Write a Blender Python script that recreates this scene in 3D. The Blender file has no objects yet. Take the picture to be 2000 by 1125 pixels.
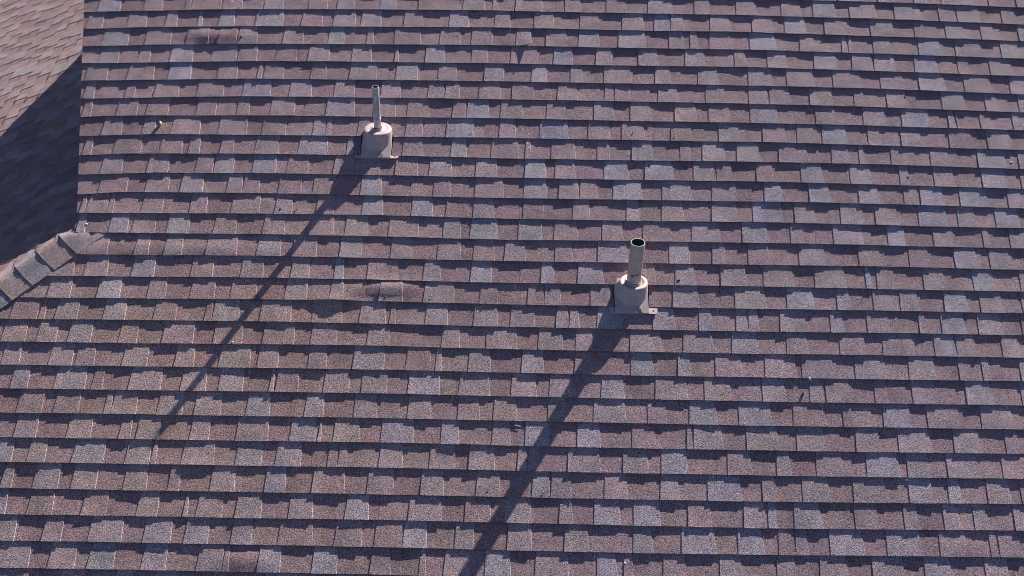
import bpy, bmesh, math, random
import numpy as np
from mathutils import Vector, Matrix
rng = random.Random(7)
SC = bpy.context.scene
COL = SC.collection

# ------------------------------------------------------------------ camera fit
F = 2040.9431                       # focal length in photo pixels (2000 wide)
A_, B_, C_ = -0.4285, -0.0087, -0.0200
T0 = np.array([0.0371, 1.8534, -7.0679])
PITCH = 0.4886                      # front slope pitch
def rot(a, b, c):
    ca, sa, cb, sb, cc, sc = math.cos(a), math.sin(a), math.cos(b), math.sin(b), math.cos(c), math.sin(c)
    return np.array([[cc,-sc,0],[sc,cc,0],[0,0,1]]) @ np.array([[1,0,0],[0,ca,-sa],[0,sa,ca]]) @ np.array([[cb,0,sb],[0,1,0],[-sb,0,cb]])
RM = rot(A_, B_, C_)
cp, sp = math.cos(PITCH), math.sin(PITCH)
WM = np.array([[1,0,0],[0,cp,-sp],[0,sp,cp]])      # slope frame -> world
ZO = 4.95
OFF = np.array([0, 0, ZO])
CAMR = WM @ RM.T
CAMP = WM @ (RM.T @ (-T0)) + OFF

cam = bpy.data.cameras.new('camera'); camo = bpy.data.objects.new('camera', cam); COL.objects.link(camo)
cam.sensor_width = 36; cam.lens = F/2000*36; cam.clip_start = 0.1; cam.clip_end = 600
m = Matrix([list(CAMR[i])+[CAMP[i]] for i in range(3)]+[[0,0,0,1]])
camo.matrix_world = m
SC.camera = camo

# ------------------------------------------------------------------ light
SUN_AZ, SUN_EL = math.radians(31.8), math.radians(31.5)
w = bpy.data.worlds.new('World'); SC.world = w; w.use_nodes = True
nt = w.node_tree; nt.nodes.clear()
sky = nt.nodes.new('ShaderNodeTexSky'); sky.sky_type = 'NISHITA'; sky.sun_disc = False
sky.sun_elevation = SUN_EL; sky.sun_rotation = SUN_AZ; sky.air_density = 0.75; sky.dust_density = 0.3; sky.ozone_density = 2.5
bg = nt.nodes.new('ShaderNodeBackground'); bg.inputs[1].default_value = 0.05
wo = nt.nodes.new('ShaderNodeOutputWorld')
vm = nt.nodes.new('ShaderNodeVectorMath'); vm.operation = 'MULTIPLY'; vm.inputs[1].default_value = (1.10, .94, 1.06)
nt.links.new(sky.outputs[0], vm.inputs[0]); nt.links.new(vm.outputs[0], bg.inputs[0]); nt.links.new(bg.outputs[0], wo.inputs[0])
S = Vector((math.sin(SUN_AZ)*math.cos(SUN_EL), math.cos(SUN_AZ)*math.cos(SUN_EL), math.sin(SUN_EL)))
sl = bpy.data.lights.new('sun', 'SUN'); sl.energy = 5.0; sl.angle = math.radians(0.5); sl.color = (1.0, 0.92, 0.86)
so = bpy.data.objects.new('sun', sl); COL.objects.link(so); so.rotation_euler = S.to_track_quat('Z', 'Y').to_euler(); so.location = (6, 10, 14)
SC.view_settings.view_transform = 'Standard'; SC.view_settings.look = 'None'
SC.cycles.filter_width = 1.0
SC.view_settings.gamma = 1; SC.view_settings.exposure = 1.03

# ------------------------------------------------------------------ photo pixel -> slope
def ray(x, y):
    d = CAMR @ np.array([(x-1000)/F, -(y-562.5)/F, -1.0]); return d/np.linalg.norm(d)
class Frame:
    def __init__(s, o, u, v):
        s.o = np.array(o, float); s.u = np.array(u, float); s.v = np.array(v, float); s.n = np.cross(s.u, s.v)
    def P(s, u, v, n=0): return s.o + s.u*u + s.v*v + s.n*n
    def px(s, x, y, n=0):
        r = ray(x, y); o = s.o + s.n*n; X = CAMP + r*(((o-CAMP)@s.n)/(r@s.n)); d = X-s.o
        return float(d@s.u), float(d@s.v)
    def of(s, X): d = np.asarray(X)-s.o; return float(d@s.u), float(d@s.v), float(d@s.n)
FM = Frame(OFF, WM[:,0], WM[:,1])
def MW(x, y): return FM.P(*FM.px(x, y))

# ------------------------------------------------------------------ materials
def mat(name): 
    m = bpy.data.materials.new(name); m.use_nodes = True
    return m, m.node_tree, m.node_tree.nodes['Principled BSDF']
def shingle_material():
    m, t, b = mat('granule_shingle'); N = t.nodes.new; K = t.links.new
    at = N('ShaderNodeAttribute'); at.attribute_name = 'tint'
    tc = N('ShaderNodeTexCoord')
    def noise(scale, detail, rough=0.6):
        n = N('ShaderNodeTexNoise'); n.inputs['Scale'].default_value = scale; n.inputs['Detail'].default_value = detail
        n.inputs['Roughness'].default_value = rough; K(tc.outputs['Object'], n.inputs['Vector']); return n
    g1 = noise(170, 3); g2 = noise(330, 1); g3 = noise(7, 4, .65); g4 = noise(1.3, 3)
    def mr(src, a, b_, c, d):
        r = N('ShaderNodeMapRange'); r.inputs[1].default_value = a; r.inputs[2].default_value = b_
        r.inputs[3].default_value = c; r.inputs[4].default_value = d; K(src, r.inputs[0]); return r.outputs[0]
    def mul(a, b_):
        q = N('ShaderNodeMath'); q.operation = 'MULTIPLY'; K(a, q.inputs[0]); K(b_, q.inputs[1]); return q.outputs[0]
    k = mul(mr(g1.outputs['Fac'], .3, .7, .10, 1.90), mr(g2.outputs['Fac'], .3, .7, .6, 1.4))
    k = mul(k, mr(g3.outputs['Fac'], .3, .7, .80, 1.18)); k = mul(k, mr(g4.outputs['Fac'], .3, .7, .93, 1.07))
    # chroma speckle of individual granules
    mix = N('ShaderNodeMix'); mix.data_type = 'RGBA'; mix.blend_type = 'MULTIPLY'; mix.inputs[0].default_value = 0.34
    ga = N('ShaderNodeMix'); ga.data_type = 'RGBA'; ga.inputs[0].default_value = .5
    gs = N('ShaderNodeVectorMath'); gs.operation = 'SCALE'; gs.inputs['Scale'].default_value = 2.0
    K(g1.outputs['Color'], gs.inputs[0])
    K(at.outputs['Color'], mix.inputs[6]); K(gs.outputs[0], mix.inputs[7])
    sc = N('ShaderNodeVectorMath'); sc.operation = 'SCALE'; K(mix.outputs[2], sc.inputs[0]); K(k, sc.inputs['Scale'])
    K(sc.outputs[0], b.inputs['Base Color'])
    b.inputs['Roughness'].default_value = .92; b.inputs['Specular IOR Level'].default_value = .25
    bp = N('ShaderNodeBump'); bp.inputs['Strength'].default_value = 1.0; bp.inputs['Distance'].default_value = 0.0022
    K(g1.outputs['Fac'], bp.inputs['Height'])
    bq = N('ShaderNodeBump'); bq.inputs['Strength'].default_value = .6; bq.inputs['Distance'].default_value = 0.004
    K(g3.outputs['Fac'], bq.inputs['Height']); K(bp.outputs[0], bq.inputs['Normal'])
    K(bq.outputs[0], b.inputs['Normal'])
    return m
M_SH = shingle_material()
def simple(name, col, rough=.6, metal=0, var=.15, scale=20, bump=0, spec=.4):
    m, t, b = mat(name); N = t.nodes.new; K = t.links.new
    tc = N('ShaderNodeTexCoord'); n = N('ShaderNodeTexNoise'); n.inputs['Scale'].default_value = scale; n.inputs['Detail'].default_value = 5
    K(tc.outputs['Object'], n.inputs['Vector'])
    r = N('ShaderNodeMapRange'); r.inputs[1].default_value = .3; r.inputs[2].default_value = .7; r.inputs[3].default_value = 1-var; r.inputs[4].default_value = 1+var
    K(n.outputs['Fac'], r.inputs[0])
    s = N('ShaderNodeVectorMath'); s.operation = 'SCALE'; s.inputs[0].default_value = col[:3]; K(r.outputs[0], s.inputs['Scale'])
    K(s.outputs[0], b.inputs['Base Color']); b.inputs['Roughness'].default_value = rough; b.inputs['Metallic'].default_value = metal
    b.inputs['Specular IOR Level'].default_value = spec
    if bump:
        bp = N('ShaderNodeBump'); bp.inputs['Distance'].default_value = bump; K(n.outputs['Fac'], bp.inputs['Height']); K(bp.outputs[0], b.inputs['Normal'])
    return m
M_FELT = simple('roof_felt', (.03,.028,.03), .9)
M_BOOT = simple('taupe_plastic', (.50,.405,.385), .55, 0, .12, 30, .0004)
M_PIPE_T = simple('taupe_painted_pipe', (.56,.45,.42), .5, 0, .16, 35, .0006)
M_PIPE_G = simple('grey_weathered_pipe', (.52,.49,.49), .42, .15, .3, 45, .0008)
M_IN_T = simple('green_pipe_inside', (.02,.10,.085), .5)
M_IN_G = simple('dark_pipe_inside', (.05,.05,.05), .8)
M_MARK = simple('dark_scuff', (.05,.05,.06), .7)
M_NAILG = simple('galvanised_nail', (.55,.57,.6), .35, .6, .1, 80)
M_NAILW = simple('pale_chip', (.75,.72,.7), .6, 0, .05)
M_TAN = simple('tan_wood', (.62,.47,.28), .6, 0, .2, 120)
M_BLUE = simple('blue_plastic_fleck', (.15,.42,.75), .5)
M_DEBRIS = simple('dark_debris', (.025,.022,.022), .9, 0, .4, 200, .002)
M_FEATH = simple('grey_strip', (.30,.34,.40), .6)
M_WALL = simple('beige_siding', (.55,.50,.42), .8, 0, .05, 3)
M_GABLE = simple('gable_board', (.45,.42,.38), .8, 0, .05, 3)
M_GROUND = simple('grass_ground', (.05,.06,.025), .95, 0, .4, 1.3, .02)
M_PATH = simple('tan_path', (.55,.44,.26), .95, 0, .2, 3, .01)
M_TRIM = simple('dark_trim', (.06,.045,.05), .6)
M_SEAL = simple('sealant', (.12,.08,.09), .7)

# ------------------------------------------------------------------ object helpers
def obj(name, me, parent=None, mats=()):
    o = bpy.data.objects.new(name, me); COL.objects.link(o)
    for k in mats: me.materials.append(k)
    if parent: o.parent = parent
    return o
def tag(o, label=None, cat=None, group=None, kind=None):
    if label: o['label'] = label
    if cat: o['category'] = cat
    if group: o['group'] = group
    if kind: o['kind'] = kind
    return o
def empty(name, loc):
    o = bpy.data.objects.new(name, None); COL.objects.link(o); o.location = loc; o.empty_display_size = .1; return o
class MB:
    """collects faces with a tint each"""
    def __init__(s): s.v = []; s.f = []; s.c = []; s.sm = []; s.mi = []
    def add(s, pts, faces, col=(1,1,1), smooth=False, mi=0):
        b = len(s.v); s.v += [tuple(map(float, p)) for p in pts]
        for f in faces: s.f.append(tuple(i+b for i in f)); s.c.append(col); s.sm.append(smooth); s.mi.append(mi)
    def grid(s, G, col, smooth=True, flip=False):
        nr, nc = len(G), len(G[0]); pts = [p for r in G for p in r]; fs = []
        for i in range(nr-1):
            for j in range(nc-1):
                q = (i*nc+j, i*nc+j+1, (i+1)*nc+j+1, (i+1)*nc+j)
                fs.append(q[::-1] if flip else q)
        s.add(pts, fs, col, smooth)
    def mesh(s, name, loc=(0,0,0)):
        me = bpy.data.meshes.new(name)
        v = [(p[0]-loc[0], p[1]-loc[1], p[2]-loc[2]) for p in s.v]
        me.from_pydata(v, [], s.f)
        a = me.color_attributes.new('tint', 'FLOAT_COLOR', 'CORNER')
        arr = []
        for f, c in zip(s.f, s.c): arr += [c[0], c[1], c[2], 1.0]*len(f)
        a.data.foreach_set('color', arr)
        me.polygons.foreach_set('use_smooth', s.sm); me.polygons.foreach_set('material_index', s.mi)
        me.update(); return me

# ------------------------------------------------------------------ course data read off the photograph
E = 0.143
ROWS = {
0:"170:24.2 250:22 475:19 700:19 950:21 1200:25.5 1450:30 1700:37 1850:42.8 2000:48.8",
1:"170:57 300:53.5 475:52 650:52.5 950:54 1200:59 1450:63 1700:71 1850:76 2000:81.7",
2:"170:91 300:88 475:86.5 700:87 950:88.5 1200:93.5 1450:97.5 1700:105 2000:115.6",
3:"170:124 475:120.5 650:120.5 950:124 1200:128 1450:131.5 1700:139 2000:150",
4:"168:158 475:154.5 700:156 950:159 1200:163 1450:167.5 1700:173.5 2000:185",
5:"165:193 475:188.7 700:191 950:194 1200:198 1450:203 1700:209.5 2000:220.5",
6:"160:228.5 250:226 475:226 700:228 950:231 1200:236 1450:240.5 1700:246 2000:255.5",
7:"159:266.5 300:262 500:264 750:267 1000:270 1250:274.5 1500:278.5 1750:286 2000:293.8",
8:"160:303.5 250:300 500:301 750:304 1000:310 1250:314 1500:317 1750:322.5 2000:331",
9:"160:341.3 300:337.5 500:338.8 750:342.5 1000:348 1250:352 1500:355.5 1750:362 2000:369.5",
10:"158:380 240:375 500:377.5 750:382.5 1000:387.5 1250:391 1500:394.5 1750:399.5 2000:407.5",
11:"155:416 500:417.5 750:421 1000:428 1250:432 1500:434.5 1750:441 2000:446",
12:"148:454 500:457.5 750:462.5 1000:469 1250:471.5 1500:475 1750:480.5 2000:485.5",
13:"165:497.5 500:500 750:505 1000:510.5 1250:514 1500:518 1750:521.5 2000:527.5",
14:"95:539 500:542.5 750:547.5 1000:553 1250:556.3 1500:560 1750:565.5 2000:570",
15:"30:581 500:585 750:589 1000:595 1250:599.5 1500:603.8 1750:607.5 2000:612.5",
16:"0:623 200:624.5 500:628 750:633 1000:638.5 1250:643.8 1500:648 1750:651 2000:655",
17:"0:667 250:670.5 500:672.5 750:675.8 1000:682.5 1250:687.5 1500:691.3 1750:694.5 2000:699.3",
18:"0:712.5 250:715.5 500:718.8 750:722.5 1000:728 1250:733.8 1500:737.5 1750:742 2000:745",
19:"0:758.5 250:762 500:765 750:768.8 1000:774.5 1250:779.5 1500:784.5 1750:788.8 2000:792.5",
20:"0:806 250:808.8 500:813 750:817 1000:822 1250:827 1500:832 1750:835.5 2000:839.5",
21:"0:853.8 250:857.5 500:861.3 750:864.5 1000:870.5 1250:876 1500:880 1750:883.8 2000:887",
22:"0:902.5 250:906 500:910 750:913.5 1000:919.5 1250:924.5 1500:929 1750:932.5 2000:935.5",
23:"0:953 250:957.5 500:961.3 750:966 1000:971 1250:976 1500:980 1750:982.5 2000:985",
24:"0:1004.3 250:1007.8 500:1012 750:1015.8 1000:1021 1250:1027 1500:1032 1750:1034.5 2000:1036.5",
25:"0:1055.5 250:1059.5 500:1063.8 750:1068.8 1000:1075 1250:1080.5 1500:1083.8 1750:1086 2000:1089",
26:"0:1108.8 250:1112.5 500:1117.5 750:1122.5 1000:1129 1250:1135 1500:1138 1750:1140.5 2000:1143",
}
# raised tabs per course: @origin of a 4x enlargement, left-right:shade at the butt edge, jN = joint
TABS = {
0:"@0 757-935:3 1117-1262:1 1440-1485:2 1490-1725:1 1733-1890:1 @450 260-413:2 608-758:2 832-972:2 1168-1293:3 1467-1677:1 1815-1985:2 @950 45-85:2 225-438:2 612-737:2 937-1092:1 1262-1452:2 1625-1748:2 @1400 150-305:2 505-662:1 j685 755-938:3 1040-1258:2 1390-1607:2 1740-1875:1 1882-2065:2 2230-2355:1",
1:"@0 670-797:1 985-1140:2 1287-1378:2 1537-1577:3 1703-1828:3 1990-2070:2 @450 198-410:3 550-717:1 800-975:2 j990 1015-1178:2 1350-1505:1 1705-1860:3 @950 62-187:2 j213 370-527:2 728-883:1 1058-1230:2 1310-1437:3 1441-1547:2 1748-1908:2 @1400 278-447:1 530-705:3 843-1052:2 1203-1392:2 1548-1637:1 1793-1945:2 2070-2180:1 2365-2500:2",
2:"@0 787-997:3 1127-1332:1 1448-1628:1 1697-1845:0 1855-2007:2 @450 405-567:2 760-887:3 1062-1115:1 1275-1485:1 1630-1797:1 1880-2050:2 @950 228-352:2 j355 462-632:1 717-887:3 1030-1248:3 1427-1553:2 1592-1657:2 1742-1915:1 @1400 258-470:3 650-777:1 978-1027:1 1031-1070:1 1225-1370:1 1580-1762:3 1868-2085:2 2225-2440:2",
3:"@0 768-918:2 1073-1165:2 1322-1503:3 1643-1846:2 1852-2005:1 @450 347-515:1 600-772:2 943-1102:2 1280-1312:1 1520-1675:3 1880-2010:1 @950 187-402:1 522-675:3 853-982:2 1187-1345:2 1552-1707:2 j1780 1940-2035:1 @1400 397-557:2 762-945:3 1058-1228:2 1232-1405:2 1548-1732:3 1887-1985:1 2140-2320:2",
4:"@0 660-833:1 985-1197:1 1308-1490:3 1690-1850:2 @450 207-243:2 255-415:1 620-747:1 925-1142:2 1288-1460:3 j1500 1618-1770:1 1980-2137:2 @950 348-475:3 655-757:3 917-1137:1 1317-1445:2 1652-1815:2 @1400 j215 247-440:3 548-770:2 912-1138:2 1282-1470:1 1585-1798:3 1940-2157:1 2295-2500:2",
5:"@0 648-730:3 970-1048:1 1195-1392:1 1527-1743:1 1890-2112:3 @450 j410 455-632:2 805-965:1 1170-1327:2 1540-1670:2 1674-1790:2 1937-2110:1 @950 197-372:1 552-713:1 922-997:1 1001-1125:1 1340-1500:2 1712-1870:1 @1400 250-410:1 414-580:2 727-915:2 1075-1165:1 1333-1490:1 j1660 1762-1955:2 2105-2208:1 2365-2520:2",
6:"@0 637-708:1 907-1065:2 1135-1310:1 1525-1682:1 1845-1945:1 @450 305-498:1 j568 742-967:3 1112-1288:2 1375-1552:1 1730-1840:1 1846-2020:3 @950 107-285:1 468-625:1 838-1000:2 1125-1290:2 1472-1645:1 1735-1910:1 @1400 262-485:3 j610 775-937:1 1147-1335:2 1448-1670:3 1815-1875:2 1882-1890:1 2065-2160:1 2320-2480:2",
7:"@0 790-945:2 1105-1205:2 1330-1560:2 1698-1925:2 @450 240-430:1 640-735:2 739-785:1 987-1150:1 1362-1498:2 1683-1905:3 j1985 @950 97-230:2 415-640:3 792-965:1 1057-1237:1 j1305 1440-1608:1 1815-1980:2 @1400 360-547:1 628-803:1 825-1025:3 1185-1288:1 1445-1605:2 1820-2010:1 j2070 2122-2312:2",
8:"@0 640-710:1 880-1097:1 1240-1420:1 1468-1555:2 1715-1820:1 1985-2175:2 @500 325-553:3 703-755:2 1140-1298:2 1517-1645:3 1835-2050:1 @1000 j97 101-150:2 303-497:1 665-765:1 935-1103:3 1315-1403:2 j1406 1487-1668:2 1755-1940:2 @1500 85-317:1 498-640:2 715-762:2 965-1163:1 1275-1502:1 1645-1870:3 j1990",
9:"@0 778-945:3 1143-1310:2 1520-1660:1 1668-1820:3 1968-2155:3 @500 235-412:1 600-766:1 770-967:2 1083-1262:1 1348-1530:2 1713-1883:2 @1000 97-267:3 j278 335-498:2 715-912:3 1037-1265:3 1418-1595:2 1599-1725:1 1910-2050:1 @1500 262-435:3 645-815:2 j912 1035-1115:3 1303-1470:1 1680-1872:3 1985-2100:1",
10:"@0 765-985:1 1130-1312:2 1402-1580:3 1765-1888:2 1892-2022:1 @500 170-350:1 440-625:1 812-978:3 j1200 1380-1518:1 1707-1935:2 @1000 88-272:3 362-523:2 527-665:1 785-1018:3 1172-1408:3 1560-1762:2 j1855 1972-2115:3 @1500 325-497:3 712-882:3 1065-1185:1 1195-1385:3 1505-1735:3 1882-2050:2",
11:"@0 620-660:1 668-832:1 835-880:1 1097-1265:1 1475-1612:2 1800-2025:1 @500 143-280:2 465-605:1 822-990:3 1212-1380:3 1478-1500:1 1693-1860:2 @1000 82-250:1 473-608:2 893-995:2 1168-1343:1 1560-1762:2 1885-2122:3 @1500 j148 212-380:2 570-757:2 843-1030:1 1182-1412:3 1490-1638:2 1785-1982:3",
12:"@0 590-660:3 845-990:3 1025-1207:2 1295-1475:3 1662-1842:1 2047-2222:1 @500 j320 415-602:1 690-875:2 1030-1268:1 1457-1597:2 1668-1885:3 @1000 47-233:3 325-512:1 702-870:1 1022-1245:1 1403-1637:2 1800-2005:3 @1500 178-285:2 j375 515-752:2 940-1085:3 1300-1470:1 1690-1745:1 1897-2060:2",
13:"@0 575-663:1 668-835:1 1045-1158:2 1275-1418:2 1605-1845:2 2000-2190:3 @500 280-470:2 j500 650-825:3 1048-1220:2 1413-1600:2 1692-1862:1 1938-2105:2 @1000 333-473:2 668-905:3 j1065 1228-1392:3 1565-1675:2 1848-2022:1 @1500 245-455:2 j582 712-890:1 1107-1275:1 1465-1652:3 1742-1930:2 j1990",
14:"@0 375-572:1 650-835:2 1022-1200:3 j1330 1485-1660:1 1875-2055:2 @500 268-412:2 607-685:3 j690 865-1110:1 1302-1440:3 1672-1840:3 @1000 j57 222-328:3 510-715:3 1010-1125:1 1275-1437:2 1632-1840:2 1965-2210:1 @1500 368-615:2 770-820:3 855-1003:1 1222-1395:2 1612-1782:3 1978-2080:1",
15:"@0 365-545:2 752-932:3 1145-1290:2 1478-1672:1 1792-2000:1 @500 220-395:2 572-680:2 j858 958-1145:2 1305-1548:2 1745-1885:1 @1000 118-247:1 251-382:2 612-770:2 1255-1463:3 j1632 1745-1990:2 @1500 152-368:3 542-655:3 828-1010:2 1037-1190:2 1382-1575:3 1665-1852:2 1995-2100:1",
16:"@0 72-285:1 298-345:1 422-602:2 800-975:3 1192-1370:1 1595-1650:1 1655-1865:3 @500 25-270:2 432-670:1 803-1012:2 1040-1090:1 1318-1495:3 1695-1885:2 1985-2177:2 @1000 342-443:2 447-528:2 662-865:3 1102-1280:3 1462-1570:3 1752-1848:2 1852-1935:3 @1500 97-305:2 490-600:3 778-960:2 1185-1248:1 1362-1555:3 1648-1840:2 1992-2100:1",
17:"@0 5-195:1 282-435:2 525-705:3 922-1065:1 1262-1505:2 1662-1890:2 @500 48-295:1 422-630:2 863-1045:2 j1222 1445-1590:1 1795-2038:1 @1000 202-397:2 495-637:2 922-1168:2 1337-1580:2 1717-1925:3 @1500 j65 148-318:2 565-770:1 900-1155:2 1308-1478:3 1482-1638:2 1838-1980:2",
18:"@0 5-148:2 375-560:2 580-732:2 950-1145:2 1358-1512:2 1702-1950:2 j1985 @500 5-172:2 402-552:2 752-998:3 1165-1360:1 1398-1450:2 1655-1835:2 @1000 70-248:3 487-630:1 930-1110:3 1295-1405:3 1590-1805:1 1978-2230:1 @1500 268-525:2 685-935:2 1105-1320:2 1500-1610:2 1685-1750:2 1980-2100:2",
19:"@0 75-215:3 415-660:3 710-798:1 1000-1250:2 1407-1605:2 1702-1895:3 @500 100-135:3 148-327:2 522-725:2 818-1020:2 1183-1435:3 j1565 1580-1825:2 1990-2190:2 @1000 290-475:2 695-878:3 j1010 1118-1375:2 1505-1720:1 1960-2148:2 @1500 330-445:2 458-652:1 838-945:1 1135-1318:2 1555-1768:3 j1888 1990-2100:2",
20:"@0 125-322:1 412-610:1 808-861:2 865-1062:2 1222-1420:2 1512-1718:2 1915-2105:3 @500 j295 375-525:3 760-943:2 1180-1367:2 1572-1747:1 1850-2038:1 @1000 278-428:1 635-892:2 1060-1208:2 1385-1605:3 1775-2035:3 @1500 200-460:1 592-672:1 905-1128:3 1252-1510:2 1672-1930:2",
21:"@0 105-280:2 515-705:2 925-1018:2 j1022 1060-1240:2 1478-1630:2 1838-2092:2 @500 258-468:3 478-505:1 600-805:2 970-1230:3 1440-1585:3 1838-1990:2 @1000 100-292:3 508-692:3 937-1123:1 1365-1415:2 1419-1655:2 1835-2095:2 @1500 228-450:2 690-885:2 1025-1285:2 1457-1675:2 1865-1975:2",
22:"@0 205-350:2 555-805:3 970-1165:3 1172-1215:2 1412-1665:2 1835-2040:3 @500 145-347:3 555-632:2 637-710:2 955-1143:2 1350-1555:2 1658-1863:2 @1000 38-117:2 121-220:2 435-692:2 867-1070:2 1168-1378:3 j1598 1685-1880:2 @1500 70-185:2 380-600:2 775-1040:3 1095-1275:2 1408-1665:2 1838-2060:1",
23:"@0 0-88:2 250-450:3 548-745:2 955-1142:2 1307-1395:2 1635-1828:2 @500 62-225:3 432-690:1 j795 862-1070:1 1282-1465:2 1715-1905:2 @1000 153-296:3 300-465:2 720-905:1 1158-1310:2 1530-1795:3 1960-2075:1 @1500 272-497:2 672-940:2 1108-1305:3 1415-1525:3 1720-1910:2",
24:"@0 j10 205-405:1 630-825:1 1060-1225:2 1425-1460:1 1525-1730:1 1830-2038:2 @500 250-440:2 690-878:3 j955 1187-1448:2 1628-1835:1 1940-2150:2 @1000 365-475:2 640-848:3 950-1160:3 1375-1562:1 1812-1990:2 @1500 5-75:3 208-430:3 685-875:1 1070-1185:2 1383-1515:2 1618-1740:2 1932-2070:2",
25:"@0 -60-108:2 j125 320-475:2 682-945:2 1112-1330:3 1430-1620:3 1798-1960:2 @500 165-437:1 607-825:1 920-1140:1 1145-1330:3 1550-1700:2 1960-2155:2 @1000 407-600:2 j680 947-1105:2 1325-1598:3 1768-1975:3 @1500 85-216:1 220-320:2 490-765:3 935-1215:3 1348-1575:1 1745-1808:1 1812-1990:1",
26:"@0 -40-218:2 j275 365-578:2 675-885:3 1095-1290:3 1530-1730:2 1734-1782:1 2005-2185:3 @500 432-630:3 885-1048:1 1270-1325:1 1462-1672:2 1785-1990:3 @1000 175-442:2 662-825:3 872-950:1 1180-1365:1 1625-1812:2 @1500 75-230:2 410-640:2 825-1085:2 1235-1455:3 1712-1900:2 j1945",
}
RES = {}
for r, s in ROWS.items():
    us, rs = [], []
    for t in s.split():
        x, y = map(float, t.split(':')); u, v = FM.px(x, y, .008); us.append(u); rs.append(v + r*E)
    RES[r] = (np.array(us), np.array(rs))
def vb(r, u):
    rr = min(26, max(0, r)); us, rs = RES[rr]
    return -r*E + float(np.interp(u, us, rs))

# smooth pseudo noise
def sn(x, y=0.0, seed=0.0):
    return (math.sin(x*1.0+seed*1.7+1.3*math.sin(y*.7+seed)) + math.sin(x*2.23+y*1.1+seed*3.1) + math.sin(x*.61-y*1.9+seed*5.3))/3
HUMPS = []   # u, v, amplitude, su, sv
def hump(x, y, a, su, sv): u, v = FM.px(x, y); HUMPS.append((u, v, a, su, sv))
hump(405, 71, .012, .09, .030); hump(445, 72, .008, .12, .03); hump(762, 563, .0145, .12, .030); hump(690, 566, .006, .12, .03)
hump(655, 587, .014, .08, .018); hump(365, 916, .006, .09, .03); hump(470, 1095, .011, .10, .032); hump(35, 548, .0, .1, .03)
hump(715, 360, .002, .09, .03); hump(905, 870, .005, .12, .03); hump(60, 905, .004, .1, .03); hump(523, 395, .004, .05, .03)
hump(1880, 1070, .003, .1, .03); hump(230, 485, .005, .3, .03); hump(420, 487, .005, .2, .03); hump(1350, 845, .004, .04, .03)
def fieldM(u, v):
    z = .0006*sn(u*11, v*9, 2) + .0004*sn(u*31, v*23, 5) + .0025*sn(u*1.7, v*1.3, 9)
    for (a, b, h, su, sv) in HUMPS:
        du, dv = (u-a)/su, (v-b)/sv
        if abs(du) < 3.2 and abs(dv) < 3.2: z += h*math.exp(-.5*(du*du+dv*dv))
    return z

BR = [(.275,.194,.200),(.255,.180,.190),(.292,.21,.212),(.245,.174,.185),(.28,.206,.216)]
C1 = [(.318,.240,.247),(.302,.232,.243),(.333,.256,.258)]
C2 = [(.33,.272,.288),(.317,.264,.284),(.342,.284,.295)]
C3 = [(.34,.318,.355),(.325,.308,.352),(.352,.33,.362),(.332,.298,.335)]
def tint(k, R):
    c = R.choice({0:BR,1:C1,2:C2,3:C3}[k]); s = R.uniform(.94, 1.06)
    c = tuple(x*.68 + y*.32 for x, y in zip(c, (.298, .228, .236)))
    return tuple(x*s*R.uniform(.97,1.03) for x in c)
TH = 0.0031
def haze_slope_tint(fr, u, v):  # warm lens haze painted into front tab colours, greyer upper right; other slopes even
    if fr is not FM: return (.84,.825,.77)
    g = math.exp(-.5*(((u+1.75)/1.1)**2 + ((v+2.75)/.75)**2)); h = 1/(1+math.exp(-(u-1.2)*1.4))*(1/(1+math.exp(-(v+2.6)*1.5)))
    return (1+.09*g-.04*h, 1+.035*g+.00*h, 1-.10*g+.02*h)
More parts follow.
